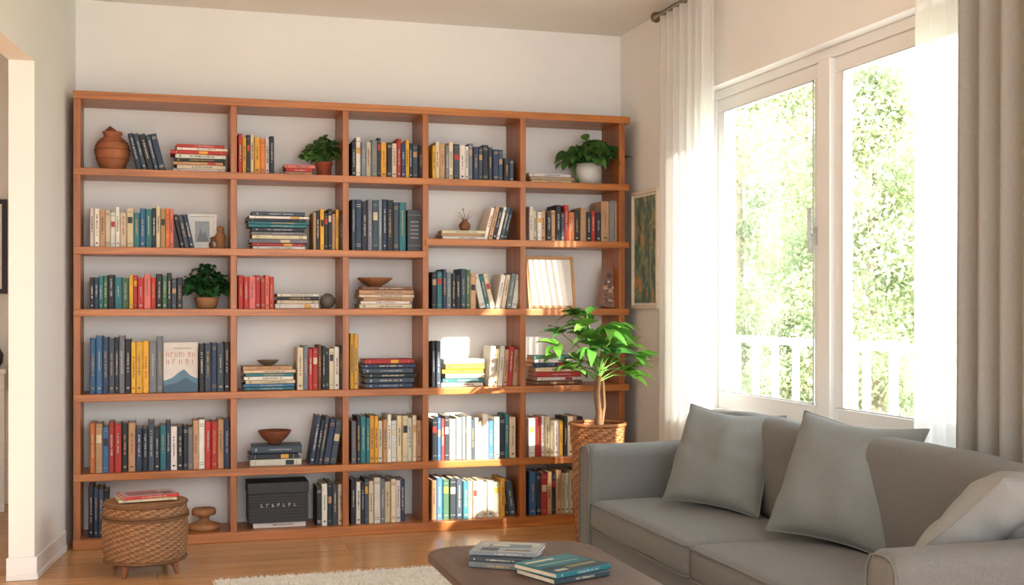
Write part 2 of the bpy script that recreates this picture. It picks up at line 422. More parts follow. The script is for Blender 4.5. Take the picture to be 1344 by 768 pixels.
# jug
jx,jy=sx(146),SF+.15
def jugx(mb):
    c=lin((120,62,36))
    mb.tube([(jx-.045,jy,Z1+.195),(jx-.01,jy-.01,Z1+.225),(jx+.02,jy,Z1+.205),(jx+.05,jy,Z1+.195)],[.008,.014,.01,.004],10,c)
    for zz,rr in ((.062,.0825),(.112,.0905),(.15,.0765)):
        mb.tube([(jx+rr*math.cos(2*math.pi*i/36),jy+rr*math.sin(2*math.pi*i/36),Z1+zz) for i in range(37)],.0022,6,lin((132,78,50)))
lathe_obj('clay_jug',[(.05,.0005),(.06,.012),(.078,.05),(.09,.095),(.086,.135),(.062,.168),(.045,.18),(.043,.193),(.052,.203),(.05,.208),(.036,.205),(.034,.18)],jx,jy,Z1,lin((164,100,64)),M_clay,extra=jugx)
def potted(name,x,y,z,potprof,potcol,n,spread,height,ll,lw,cols,droop=.4,mat=None):
    mb=MB(); mb.lathe(potprof,x,y,z,32,potcol,0)
    top=max(p[1] for p in potprof); rr=potprof[-1][0]
    mb.lathe([(rr*.95,top-.012),(rr*.3,top-.006)],x,y,z,20,lin((58,42,32)),1)
    for i in range(n):
        a=U(0,2*math.pi); e=R()**.7
        rx=spread*e*math.cos(a); ry=min(spread*.8,.15)*e*math.sin(a); hz=height*(1-.75*e*e)*U(.35,1.0)
        ry=min(ry,.06)
        p0=Vector((x+rr*.4*math.cos(a),y+rr*.4*math.sin(a),z+top-.01)); p1=Vector((x+rx,y+ry,z+top+hz))
        mid=(p0+p1)/2+Vector((0,0,.02))
        c=vary(lin(random.choice(cols)),.2)
        if i%3==0: mb.tube([p0,mid,p1],[.0018,.0015,.001],5,c,1)
        d=Vector((math.cos(a)*U(.3,1),math.sin(a)*.3-.5,U(-.3,.5)))
        mb.leaf(p1-d*ll*.3,d,ll*U(.7,1.15),lw*U(.7,1.1),droop*U(.3,1.2),c,1,roll=U(-.6,.6))
    return mb.build(name,[mat or M_ceramic,M_leaf])
G=[(72,118,56),(86,136,66),(58,100,50),(106,156,80)]
potted('potted_ivy',sx(427),SF+.15,Z1,[(.032,.0005),(.036,.01),(.045,.07),(.05,.072),(.05,.085),(.042,.085)],lin((158,74,48)),190,.125,.14,.048,.036,G,mat=M_clay)
potted('potted_peace_lily',sx(776),SF+.13,Z1,[(.045,.0005),(.06,.01),(.074,.05),(.078,.09),(.074,.125),(.066,.125)],lin((202,202,198)),110,.2,.15,.12,.065,G,droop=.55)
potted('potted_basil',sx(271),SF+.14,Z3,[(.04,.0005),(.05,.008),(.062,.045),(.064,.062),(.055,.062)],lin((170,124,82)),220,.13,.18,.055,.045,[(48,100,54),(60,120,62),(36,82,44)],mat=M_clay)
# frames
def frame(name,cx,y,z,w,h,fw,fcol,matcol,piccol,lean=8,yaw=0):
    mb=MB(); M=Matrix.Translation((cx,y,z+.001))@Matrix.Rotation(math.radians(yaw),4,'Z')@Matrix.Rotation(math.radians(-lean),4,'X')
    for b in ((-w/2,w/2,0,fw),(-w/2,w/2,h-fw,h),(-w/2,-w/2+fw,fw,h-fw),(w/2-fw,w/2,fw,h-fw)):
        mb.box(b[0],b[1],-.009,.009,b[2],b[3],fcol,0,M)
    mb.box(-w/2+fw,w/2-fw,-.001,.006,fw,h-fw,matcol,0,M)
    if piccol:
        k=.16*w; mb.box(-w/2+fw+k,w/2-fw-k,-.003,-.001,fw+k,h-fw-k,piccol,0,M)
        mb.add([(-w*.2,-.0036,fw+k),(w*.22,-.0036,fw+k),(w*.1,-.0036,h*.5),(0,-.0036,h*.42),(-w*.08,-.0036,h*.58)],[(0,1,2,3,4)],lin((110,120,128)),0,M)
    mb.box(-.012,.012,.009,.014,h*.1,h*.75,fcol,0,M)
    return mb.build(name,[M_attr],bevel=.0015)
frame('photo_frame',sx(265),SF+.12,Z2a,.15,.19,.014,lin((218,218,216)),lin((208,211,211)),lin((144,156,164)),lean=9)
frame('picture_frame',sx(726),SF+.1,Z3,.29,.31,.016,lin((190,146,98)),lin((220,216,208)),None,lean=12)
# carved wood figurine by the photo frame
mb=MB(); fx,fy=sx(289),SF+.1
c=lin((144,100,66))
mb.lathe([(.03,.0005),(.032,.012),(.02,.02),(.028,.045),(.03,.07),(.018,.088),(.014,.094),(.02,.104),(.018,.118),(.006,.124)],fx,fy,Z2a,20,c)
mb.tube([(fx-.02,fy,Z2a+.06),(fx-.045,fy,Z2a+.05),(fx-.05,fy,Z2a+.03),(fx-.045,fy,Z2a+.004)],[.012,.014,.011,.012],8,lin((120,80,52)))
mb.build('carved_figurine',[M_clay])
# box row2 c3
mb=MB(); bx0,bx1=sx(533),sx(551)
mb.box(bx0,bx1,SPL,SPL+.17,Z2a+.001,Z2a+.23,lin((48,52,58)))
for zz in (.03,.2): mb.box(bx0-.0005,bx1+.0005,SPL-.001,SPL+.171,Z2a+zz,Z2a+zz+.004,lin((110,110,110)))
for k in range(5): mb.box(bx0+.015,bx1-.015,SPL-.0012,SPL,Z2a+.07+k*.022,Z2a+.08+k*.022,lin((112,115,118)))
mb.build('archive_box_file',[M_attr],bevel=.002)
# small vase with twigs
vx,vy,vz=sx(611),SF+.11,Z2b+.0535
mb=MB(); mb.lathe([(.018,0),(.03,.012),(.034,.03),(.024,.048),(.014,.055),(.017,.062),(.013,.062)],vx,vy,vz,24,lin((122,78,52)))
for a,l in ((-.6,.05),(.5,.055),(-.15,.06),(.9,.04),(-.95,.035)):
    p=Vector((vx,vy,vz+.055)); q=p+Vector((math.sin(a)*l,0,math.cos(a)*l)); mb.tube([p,(p+q)/2+Vector((.004,0,0)),q],[.002,.0017,.001],5,lin((90,60,42)))
    mb.leaf(q,(math.sin(a),-.2,.6),.018,.01,.2,lin((150,90,60)))
mb.build('bud_vase',[M_clay])
# rock
mb=MB(); seg=20
v=[];f=[]
for j in range(11):
    ph=math.pi*j/10
    for i in range(seg):
        a=2*math.pi*i/seg; n=Vector((math.sin(ph)*math.cos(a),math.sin(ph)*math.sin(a),math.cos(ph)))
        k=1+.12*mnoise.noise(n*2.3)
        v.append((sx(431)+n.x*.042*k,SF+.12+n.y*.05*k,Z3+.043+n.z*.042*k))
for j in range(10):
    for i in range(seg): f.append((j*seg+i,(j+1)*seg+i,(j+1)*seg+(i+1)%seg,j*seg+(i+1)%seg))
mb.add(v,f,lin((112,104,96)),0,True); mb.build('river_stone',[M_clay])
# bowls
BP=lambda r,h:[(r*.35,0),(r*.4,h*.12),(r*.75,h*.5),(r,h*.95),(r*1.0,h),(r*.94,h),(r*.7,h*.58),(r*.3,h*.3),(.001,h*.27)]
lathe_obj('wooden_bowl',BP(.1,.05),sx(494),SF+.14,Z3+hm(29,3)+.001,lin((136,84,52)),M_clay)
lathe_obj('wooden_bowl',BP(.09,.075),sx(361),SF+.14,Z5+hm(27,2)+.001,lin((122,70,42)),M_clay)
lathe_obj('trinket_dish',BP(.06,.03),sx(352),SF+.13,Z4+hm(32,2)+.001,lin((96,80,66)),M_clay)
# turned wood holder
lathe_obj('turned_wood_holder',[(.08,.0005),(.086,.012),(.084,.028),(.06,.036),(.03,.045),(.024,.06),(.032,.072),(.062,.08),(.064,.1),(.058,.112),(.035,.116),(.02,.108)],sx(267),SF+.13,Z6,lin((160,110,72)),M_clay)
# black box
mb=MB(); a,b=sx(325),sx(402); z0=Z6+hm(8,2)+.002; hz=.215
mb.box(a,b,SPL-.02,SPL+.17,z0,z0+hz-.06,lin((26,27,30))); mb.box(a-.004,b+.004,SPL-.024,SPL+.174,z0+hz-.058,z0+hz,lin((30,31,34)))
for k in range(9):
    zz=z0+.012+k*.016; mb.box(a-.001,b+.001,SPL-.0225,SPL-.019,zz,zz+.008,lin((38,39,42)))
n=7
for k in range(n):
    xx=a+.07+k*(b-a-.14)/(n-1)
    mb.box(xx-.007,xx-.003,SPL-.026,SPL-.02,z0+.085,z0+.103,lin((170,170,170)))
    if k%2: mb.box(xx-.003,xx+.006,SPL-.026,SPL-.02,z0+.099,z0+.103,lin((170,170,170)))
    else: mb.box(xx-.003,xx+.006,SPL-.026,SPL-.02,z0+.085,z0+.089,lin((170,170,170)))
    if k in (2,3,5): mb.box(xx-.003,xx+.005,SPL-.026,SPL-.02,z0+.092,z0+.096,lin((170,170,170)))
mb.build('black_storage_box',[M_attr],bevel=.005)
# face-out book
mb=MB(); a,b=sx(213),sx(258); w=b-a; h=.262
M=Matrix.Translation(((a+b)/2,SF+.05,Z4+.001))@Matrix.Rotation(math.radians(-5),4,'X')
mb.box(-w/2,w/2,0,.003,0,h,lin((210,204,196)),0,M); mb.box(-w/2,w/2,.022,.025,0,h,lin((210,204,196)),0,M)
mb.box(-w/2,-w/2+.003,.003,.022,0,h,lin((205,200,190)),0,M); mb.box(-w/2+.003,w/2-.004,.003,.022,.003,h-.003,lin((220,212,195)),0,M)
q=-.0008
mb.add([(-w/2,q,.0),(w/2,q,0),(w/2,q,.07),(w*.3,q,.085),(w*.1,q,.12),(-w*.05,q,.105),(-w*.25,q,.075),(-w/2,q,.06)],[tuple(range(8))],lin((84,122,144)),0,M)
mb.add([(-w/2,q*2,.0),(w/2,q*2,0),(w/2,q*2,.04),(w*.15,q*2,.075),(-w*.1,q*2,.05),(-w/2,q*2,.035)],[tuple(range(6))],lin((52,86,110)),0,M)
for zz,n,hh in ((.185,7,.024),(.148,5,.024)):
    for k in range(n):
        xx=-w*.38+k*w*.76/(n-1)
        mb.box(xx-.0075,xx-.0045,q*2,0,zz,zz+hh,lin((180,112,90)),0,M)
        if k%2: mb.box(xx-.0045,xx+.006,q*2,0,zz+hh-.004,zz+hh,lin((180,112,90)),0,M)
        if k%3!=1: mb.box(xx+.003,xx+.006,q*2,0,zz,zz+hh*.9,lin((180,112,90)),0,M)
for k in range(9): mb.box(-w*.2+k*.01,-w*.2+k*.01+.006,q*2,0,.228,.234,lin((150,120,110)),0,M)
mb.build('face_out_book',[M_attr])
# leaning art book col 5 row 3
mb=MB(); M=Matrix.Translation((sx(797),SF+.09,Z3+.001))@Matrix.Rotation(math.radians(-22),4,'Z')@Matrix.Rotation(math.radians(9),4,'Y')@Matrix.Rotation(math.radians(-8),4,'X')
w,h=.125,.245
mb.box(-w/2,w/2,0,.003,0.012,h,lin((112,74,54)),0,M); mb.box(-w/2,w/2,.024,.027,0.012,h,lin((112,74,54)),0,M); mb.box(-w/2,-w/2+.003,.003,.024,.012,h,lin((80,56,50)),0,M)
mb.box(-w/2+.003,w/2-.003,.003,.024,.015,h-.003,lin((225,216,195)),0,M)
for k in range(26):
    xx=U(-w*.4,w*.25); zz=U(.03,h-.05); mb.box(xx,xx+U(.01,.03),-.001,0,zz,zz+U(.008,.03),vary(lin(random.choice([(195,160,130),(60,44,44),(150,80,50),(205,190,170)])),.1),0,M)
mb.build('leaning_art_book',[M_attr])

# ------------------------------------------------------------------ wicker
def woven(mb,cx,cy,z0,prof,rows,nrib,cols,amp=.004):
    seg=nrib*4; v=[]
    zs=np.linspace(prof[0][1],prof[-1][1],rows*4+1)
    rs=np.interp(zs,[p[1] for p in prof],[p[0] for p in prof])
    for j,(z,r) in enumerate(zip(zs,rs)):
        row=j//4; ph=(j%4)/4; bul=math.sin(math.pi*ph)
        for i in range(seg):
            a=2*math.pi*i/seg; wv=math.sin(nrib*a+math.pi*row)
            rr=r-.003+amp*bul*(.55+.75*wv)
            v.append((cx+rr*math.cos(a),cy+rr*math.sin(a),z0+z))
    o=len(mb.v); mb.v.extend(v)
    for j in range(rows*4):
        for i in range(seg):
            if i%4==0: c=vary(cols[((j//4)+(i//4)*2)%len(cols)],.18)
            k=(i+1)%seg; q=(j*seg+i,j*seg+k,(j+1)*seg+k,(j+1)*seg+i)
            mb.f.append(tuple(t+o for t in q)); mb.c.append(c); mb.m.append(0); mb.s.append(True)
# stool
STX,STY=-.055,5.93
st=MB(); wc=[lin((140,100,66)),lin((112,78,50)),lin((158,118,82))]
pr=[(.180,.065),(.190,.12),(.195,.2),(.191,.28),(.184,.325)]
woven(st,STX,STY,0,pr,32,52,wc,.0045)
for zz,rr,tt in ((.068,.184,.009),(.262,.195,.006),(.276,.194,.006),(.326,.187,.0085)):   # rims
    path=[(STX+rr*math.cos(2*math.pi*i/48),STY+rr*math.sin(2*math.pi*i/48),zz) for i in range(49)]
    st.tube(path,tt,8,lin((106,72,44)))
top=[(.186,.326)]
for i in range(30):
    rr=.186*(1-(i+1)/30.5); top.append((rr+.002,.334+(.003 if i%2 else 0)))
st.lathe(top,STX,STY,0,60,lin((148,110,75)))
st.lathe([(.17,.06),(.17,.07)],STX,STY,0,40,lin((110,72,44)))
for a in (45,135,225,315):
    a=math.radians(a+12); dx,dy=math.cos(a),math.sin(a)
    st.tube([(STX+dx*.15,STY+dy*.15,.07),(STX+dx*.157,STY+dy*.157,.05),(STX+dx*.165,STY+dy*.165,.02),(STX+dx*.17,STY+dy*.17,0.0)],[.018,.02,.012,.009],10,lin((130,78,44)))
    for k in range(3):
        st.tube([(STX+dx*.13,STY+dy*.13,.07-.006*k),(STX+dx*.17,STY+dy*.17,.066-.007*k)],.006,6,lin((140,96,60)))
st.build('wicker_stool',[M_wick])
mb=MB()
def flat(mb,cx,cy,z,L,W,th,code,rotz,coverart=None):
    M=Matrix.Translation((cx,cy,z+th/2))@Matrix.Rotation(math.radians(rotz),4,'Z')@Matrix.Translation((0,-W/2,0))@Matrix.Rotation(math.radians(90),4,'Y')@Matrix.Translation((0,0,-L/2))
    book(mb,th,L,W,code,M)
    if coverart:
        A=Matrix.Translation((cx,cy,z+th))@Matrix.Rotation(math.radians(rotz),4,'Z')
        for n_,(x0,x1,y0,y1,c) in enumerate(coverart):
            mb.box(L*x0,L*x1,W*y0,W*y1,-.0002,.0003+.00015*n_,lin(c),0,A)
flat(mb,STX+.0,STY,.342,.26,.19,.012,'c',8); flat(mb,STX+.01,STY+.005,.3545,.25,.18,.014,'r',14,[(-.48,.48,-.47,.47,(180,172,178)),(-.4,.2,-.3,.3,(154,100,102)),(.22,.42,-.4,.1,(120,80,90))])
mb.build('stack_of_magazines',[M_book])

# ------------------------------------------------------------------ tall plant in basket
PX,PY=2.25,6.03
bk=MB(); pc=[lin((160,104,62)),lin((130,82,46)),lin((172,120,76))]
woven(bk,PX,PY,0,[(.115,.004),(.125,.2),(.135,.45),(.148,.62)],46,36,pc,.0045)
bk.tube([(PX+.148*math.cos(2*math.pi*i/40),PY+.148*math.sin(2*math.pi*i/40),.622) for i in range(41)],.01,8,lin((150,98,58)))
bk.lathe([(.115,0.001),(.115,.01)],PX,PY,0,30,lin((120,80,50)))
bk.lathe([(.14,.585),(.05,.6),(.002,.602)],PX,PY,0,30,lin((56,40,30)),1,cap=False)
tr=[(PX,PY,.59),(PX+.008,PY,.68),(PX-.006,PY,.78),(PX+.004,PY,.88)]
bk.tube(tr,[.02,.017,.016,.018],10,lin((120,86,54)),1)
bk.tube([(PX+.02,PY,.59),(PX+.035,PY-.01,.72),(PX+.03,PY,.86)],[.01,.009,.008],8,lin((110,80,50)),1)
random.seed(21)
for i in range(33):
    a=2*math.pi*i/33*2.4+U(-.2,.2); el=U(-.1,1.45) if i%4 else 1.25; L=U(.17,.33)
    b=Vector((PX+U(-.01,.02),PY,.85+U(-.02,.06)))
    d=Vector((math.cos(a)*math.cos(el),math.sin(a)*math.cos(el)*.7,math.sin(el)))
    m=b+d*L*.55+Vector((0,0,.02)); e_=b+d*L
    bk.tube([b,m,e_],[.004,.003,.0025],6,lin((110,156,66)),2)
    c=vary(lin(random.choice([(110,168,66),(86,146,58),(130,186,80),(70,126,54)])),.12)
    out=Vector((d.x,d.y,0)).normalized() if el<1.2 else Vector((math.cos(a),math.sin(a),0))
    for k in range(5):
        ang=(k-2)*.62+U(-.1,.1)
        dd=Matrix.Rotation(ang,3,'Z')@out; dd=(dd+Vector((0,-.15,U(.1,.9)))).normalized()
        LL=U(.12,.175)*(1-.08*abs(k-2))
        if e_.x+dd.x*LL>2.66: LL*=.6
        bk.leaf(e_,dd,LL,U(.05,.072),U(.25,.7),c,2,roll=U(-.5,.5),n=6)
bk.build('potted_umbrella_plant',[M_wick,M_clay,M_leaf])

# ------------------------------------------------------------------ wall art on right wall
wa=empty('framed_artwork',(RW,6.41,1.58))
mb=MB(); y0,y1,z0,z1=6.22,6.61,1.235,1.915; fw=.02
for b in ((y0,y1,z0,z0+fw),(y0,y1,z1-fw,z1),(y0,y0+fw,z0+fw,z1-fw),(y1-fw,y1,z0+fw,z1-fw)):
    mb.box(RW-.028,RW-.001,b[0],b[1],b[2],b[3],lin((226,214,196)))
mb.box(RW-.012,RW-.001,y0+fw,y1-fw,z0+fw,z1-fw,lin((240,238,232)))
child(mb,'frame',[M_attr],wa,bevel=.002)
mb=MB(); mb.box(RW-.015,RW-.012,y0+fw+.012,y1-fw-.012,z0+fw+.014,z1-fw-.014); child(mb,'print',[M_art],wa)
# hall frame + console
mb=MB(); mb.box(-1.45,-.92,8.27,8.299,1.33,1.93,lin((30,30,32))); mb.box(-1.42,-.95,8.266,8.27,1.36,1.90,lin((222,220,214))); mb.box(-1.32,-1.05,8.264,8.266,1.46,1.8,lin((190,170,140)))
mb.build('hall_picture',[M_attr],bevel=.002)
mb=MB(); mb.box(-1.9,-.88,7.85,8.26,.84,.87,lin((235,235,232))); mb.box(-1.9,-.89,7.87,8.25,.74,.84,lin((225,225,222)))
for x in (-1.88,-.93):
    for y in (7.88,8.2): mb.box(x,x+.04,y,y+.04,0,.74,lin((228,228,225)))
mb.build('hall_console_table',[M_attr],bevel=.003)
lathe_obj('table_vase',[(.03,0),(.05,.03),(.055,.08),(.03,.13),(.025,.16),(.035,.17),(.028,.17)],-.97,8.05,.8705,lin((40,42,46)),M_ceramic)

# ------------------------------------------------------------------ curtains
rod=MB(); rx=2.615; rod.tube([(rx,6.07,2.83),(rx,2.3,2.83)],.014,12)
rod.lathe([(.012,0),(.026,.01),(.03,.03),(.022,.05),(.006,.056)],0,0,0,16,M=Matrix.Translation((rx,6.07,2.83))@Matrix.Rotation(math.radians(-90),4,'X'))
for y in (6.03,4.5,2.6): rod.box(rx-.008,RW,y-.008,y+.008,2.815,2.845)
rod.build('curtain_rod',[M_metal])
def curtain(name,y0,y1,xc,amp,folds,mat,z0=.02,z1=2.815,seed=0,thick=0):
    ny=folds*18; nz=40; v=[];f=[]
    for j in range(nz+1):
        tz=j/nz; z=z1+(z0-z1)*tz
        for i in range(ny+1):
            u=i/ny; y=y0+(y1-y0)*u
            n1=mnoise.noise(Vector((u*3+seed,tz*.9,seed)))
            ph=2*math.pi*folds*u+n1*1.8
            a=amp*(.55+.45*tz)*(.9+.5*mnoise.noise(Vector((u*folds*.7,seed+3,tz*.5))))
            x=xc+a*math.sin(ph)+.2*a*math.sin(2*ph+1)
            v.append((x,y+.2*a*math.cos(ph)+.01*n1,z))
    for j in range(nz):
        for i in range(ny):
            q=j*(ny+1)+i; f.append((q,q+1,q+ny+2,q+ny+1))
    mb=MB(); mb.add(v,f,smooth=True)
    ob=mb.build(name,[mat])
    if thick:
        s=ob.modifiers.new('sol','SOLIDIFY'); s.thickness=thick
    return ob
curtain('sheer_curtain',5.40,6.02,2.615,.036,7,M_sheer,seed=1)
curtain('sheer_curtain',3.44,3.76,2.63,.022,4,M_sheer,seed=5)
curtain('linen_drape',2.72,3.46,2.59,.034,7,M_drape,seed=9,thick=.002)

# ------------------------------------------------------------------ sofa
SX0,SX1=1.81,2.52; SY0,SY1=2.67,5.11
sofa=empty('sofa',((SX0+SX1)/2,(SY0+SY1)/2,0))
def rbox(name,x0,x1,y0,y1,z0,z1,bev,mat,par,crown=0,soft=0,seed=0):
    import bmesh
    bm=bmesh.new(); bmesh.ops.create_cube(bm,size=1)
    for v in bm.verts:
        v.co=Vector(((x0+x1)/2+v.co.x*(x1-x0),(y0+y1)/2+v.co.y*(y1-y0),(z0+z1)/2+v.co.z*(z1-z0)))
    bmesh.ops.bevel(bm,geom=bm.edges[:],offset=bev,segments=4,profile=.5,affect='EDGES')
    for ax,(a,b) in enumerate(((x0,x1),(y0,y1),(z0,z1))):
        L=b-a; n=max(1,int(L/.05))
        for k in range(1,n):
            p=a+L*k/n
            if p<a+bev*1.02 or p>b-bev*1.02: continue
            co=[0,0,0];no=[0,0,0];co[ax]=p;no[ax]=1
            bmesh.ops.bisect_plane(bm,geom=bm.verts[:]+bm.edges[:]+bm.faces[:],plane_co=co,plane_no=no)
    for v in bm.verts:
        u=(v.co.x-x0)/(x1-x0)*2-1; w=(v.co.y-y0)/(y1-y0)*2-1; q=(v.co.z-z0)/(z1-z0)*2-1
        if crown:
            if q>0: v.co.z+=crown*(1-u**4)*(1-w**4)*q
            v.co.x+= -crown*.6*(1-w**4)*(1-q*q)*(1 if u<-.5 else 0)
        if soft:
            n=mnoise.noise_vector(v.co*5+Vector((seed,seed,0))); v.co+=n*soft
    me=bpy.data.meshes.new(name); bm.to_mesh(me); bm.free()
    me.polygons.foreach_set('use_smooth',[True]*len(me.polygons)); me.materials.append(mat)
    ob=bpy.data.objects.new(name,me); bpy.context.scene.collection.objects.link(ob)
    ob.parent=par; ob.matrix_parent_inverse=Matrix.Translation(par.location).inverted()
    return ob
def piping(name,pts,r,mat,par,close=True):
    mb=MB(); pts=pts+[pts[0]] if close else pts
    mb.tube(pts,r,8); return child(mb,name,[mat],par)
def rrect_z(x0,x1,y0,y1,z,r,n=6):
    out=[]
    for cx,cy,a0 in ((x1-r,y1-r,0),(x0+r,y1-r,90),(x0+r,y0+r,180),(x1-r,y0+r,270)):
        for k in range(n+1):
            a=math.radians(a0+90*k/n); out.append((cx+r*math.cos(a),cy+r*math.sin(a),z))
    return out
rbox('base_rail',SX0+.015,SX1,SY0+.02,SY1-.02,.14,.29,.02,M_sofa,sofa)
AW=.16
rbox('far_arm',SX0,SX1-.04,SY1-AW,SY1,.14,.635,.045,M_sofa,sofa,soft=.004)
rbox('near_arm',SX0,SX1-.04,SY0,SY0+AW,.14,.605,.045,M_sofa,sofa,soft=.004)
for nm,(ya_,zt) in (('far_arm_piping',(SY1-AW,.635)),('near_arm_piping',(SY0,.605))):
    piping(nm,[(SX0+.004,ya_+.014,.16),(SX0+.004,ya_+.014,zt-.05),(SX0+.006,ya_+.03,zt-.018),(SX0+.007,ya_+.06,zt-.01),(SX0+.007,ya_+AW-.06,zt-.01),(SX0+.006,ya_+AW-.03,zt-.018),(SX0+.004,ya_+AW-.014,zt-.05),(SX0+.004,ya_+AW-.014,.16)],.004,M_sofa,sofa,False)
rbox('back_frame',2.40,SX1,SY0+.01,SY1-.01,.14,.765,.045,M_sofa,sofa,soft=.003)
ya,yb,yc=SY0+AW+.005,3.93,SY1-AW-.005
for i,(a,b) in enumerate(((ya,yb-.004),(yb+.004,yc))):
    rbox('seat_cushion_%d'%(i+1),SX0-.005,2.37,a,b,.27,.40,.035,M_sofa,sofa,crown=.022,soft=.004,seed=i*3)
    piping('seat_piping_%d'%(i+1),rrect_z(SX0-.006,2.36,a+.006,b-.006,.392,.035),.0045,M_sofa,sofa)
    piping('seat_piping_low_%d'%(i+1),rrect_z(SX0-.006,2.36,a+.006,b-.006,.282,.035),.0045,M_sofa,sofa)
    rbox('back_cushion_%d'%(i+1),2.31,2.45,a,b,.40,.785,.055,M_sofa,sofa,crown=.018,soft=.007,seed=i*5+2)
mb=MB()
for x in (SX0+.07,SX1-.07):
    for y in (SY0+.08,SY1-.08): mb.lathe([(.014,0),(.022,.145)],x,y,0.0,14,lin((90,60,40)))
child(mb,'legs',[M_clay],sofa)

def pillow(name,w,h,th,base,nrm,lean,mat,roll=0,seed=0):
    n=40; v=[];f=[]
    def pt(u,q,s):
        eu=1-.09*(1-q*q)*abs(u)**2.5
        ev=1-.09*(1-u*u)*abs(q)**2.5
        x=u*w/2*eu; z=q*h/2*ev
        t=((1-abs(u)**2.2)*(1-abs(q)**2.2)); t=max(t,0)**.5
        nn=mnoise.noise(Vector((u*1.8+seed,q*1.8,s*.3)))*.022*t
        ra=math.atan2(q,u); rr=math.hypot(u,q)
        wr=.0055*math.sin(ra*9+seed+rr*2)*min(1,rr**2)*t
        sag=-.012*math.exp(-((u)**2)*3)*max(q,0)*(h/.45)
        return (x,s*(th/2*t)+nn+wr*s,z+h/2+sag)
    for s in (-1,1):
        for j in range(n+1):
            for i in range(n+1): v.append(pt(-1+2*i/n,-1+2*j/n,s))
    K=(n+1)**2
    for j in range(n):
        for i in range(n):
            a=j*(n+1)+i
            f.append((a,a+1,a+n+2,a+n+1)); f.append((K+a,K+a+n+1,K+a+n+2,K+a+1))
    mb=MB(); mb.add(v,f,smooth=True)
    e=[]
    for i in range(n+1): e.append(v[i])
    for j in range(1,n+1): e.append(v[j*(n+1)+n])
    for i in range(n-1,-1,-1): e.append(v[n*(n+1)+i])
    for j in range(n-1,-1,-1): e.append(v[j*(n+1)])
    mb.tube(e,.003,6)
    ob=mb.build(name,[mat])
    yaw=math.atan2(nrm[0],-nrm[1])   # local -y faces nrm
    ob.matrix_world=Matrix.Translation(base)@Matrix.Rotation(yaw,4,'Z')@Matrix.Rotation(math.radians(-lean),4,'X')@Matrix.Translation((0,0,h/2))@Matrix.Rotation(math.radians(roll),4,'Y')@Matrix.Translation((0,0,-h/2))
    return ob
pillow('throw_pillow',.47,.43,.2,(2.145,4.44,.428),(-.85,-.5),24,M_pil,roll=3,seed=1)
pillow('throw_pillow',.50,.47,.21,(2.21,3.66,.425),(-.88,-.45),26,M_pil,roll=4,seed=4)
pillow('throw_pillow',.42,.40,.17,(2.27,3.08,.51),(-.3,.9),48,M_pil2,roll=-3,seed=8)

# ------------------------------------------------------------------ coffee table
ct=empty('coffee_table',(1.2,3.6,0))
mb=MB(); pts=[(x,y) for x,y,z in rrect_z(.885,1.48,2.95,4.14,0,.13,10)]
prism(mb,pts,.372,.40); child(mb,'top',[M_table],ct,bevel=.006)
mb=MB(); pts=[(x,y) for x,y,z in rrect_z(.95,1.42,3.03,4.07,0,.08,8)]
prism(mb,pts,.325,.371); child(mb,'apron',[M_table],ct,bevel=.003)
mb=MB()
for x,y in ((1.0,3.1),(1.38,3.1),(1.0,4.0),(1.38,4.0)): mb.lathe([(.013,0.0165),(.02,.33)],x,y,0,16)
child(mb,'legs',[M_table],ct)
def bstack2(name,items):
    mb=MB(); z=.4005
    for (cx,cy,L,W,th,code,rot,art) in items:
        flat(mb,cx,cy,z,L,W,th,code,rot,art); z+=th+.0006
    return mb.build(name,[M_book])
bstack2('stack_of_coffee_table_books',[
 (1.10,3.80,.20,.17,.017,'e',-36,None),
 (1.105,3.82,.205,.17,.013,'d',-33,None),
 (1.12,3.85,.225,.175,.014,'e',-28,[(-.49,.49,-.49,.49,(144,150,148)),(-.44,.44,.1,.44,(170,166,150)),(-.3,.34,-.05,.26,(100,122,128)),(-.36,-.1,-.4,-.12,(70,78,82)),(0,.38,-.34,-.26,(96,80,70)),(-.25,0,.05,.2,(184,178,158))])])
bstack2('stack_of_coffee_table_books',[
 (1.225,3.60,.22,.20,.018,'d',20,None),
 (1.225,3.605,.23,.205,.017,'t',24,[(-.49,.49,-.49,-.1,(22,56,68)),(-.49,.49,-.1,.2,(38,92,102)),(-.49,.49,.2,.49,(48,106,114)),(-.42,.1,.28,.36,(180,176,154)),(-.42,.35,.04,.1,(110,142,136)),(-.1,.4,-.3,-.2,(126,118,80)),(-.4,-.2,-.4,-.3,(160,160,150))])])
# rug
mb=MB(); nx,ny=150,230; x0,x1,y0,y1=.24,1.70,2.6,5.58
v=[];f=[]
random.seed(3)
for j in range(ny+1):
    for i in range(nx+1):
        e=min(i,nx-i,j,ny-j); z=.003 if e==0 else .014+R()*.008
        v.append((x0+(x1-x0)*i/nx+U(-.003,.003),y0+(y1-y0)*j/ny+U(-.005,.005),z))
for j in range(ny):
    for i in range(nx):
        a=j*(nx+1)+i; f.append((a,a+1,a+nx+2,a+nx+1))
mb.add(v,f,smooth=False)
for k in range(9000):
    y=y1-abs(random.gauss(0,.5)) if R()<.7 else U(y0,y1); x=U(x0,x1)
    if y<y0: continue
    dx,dy=U(-.012,.012),U(-.012,.012); w=.003
    mb.add([(x-w,y,.012),(x+w,y,.012),(x+dx,y+dy,.028)],[(0,1,2)])
mb.build('rug',[M_rug])

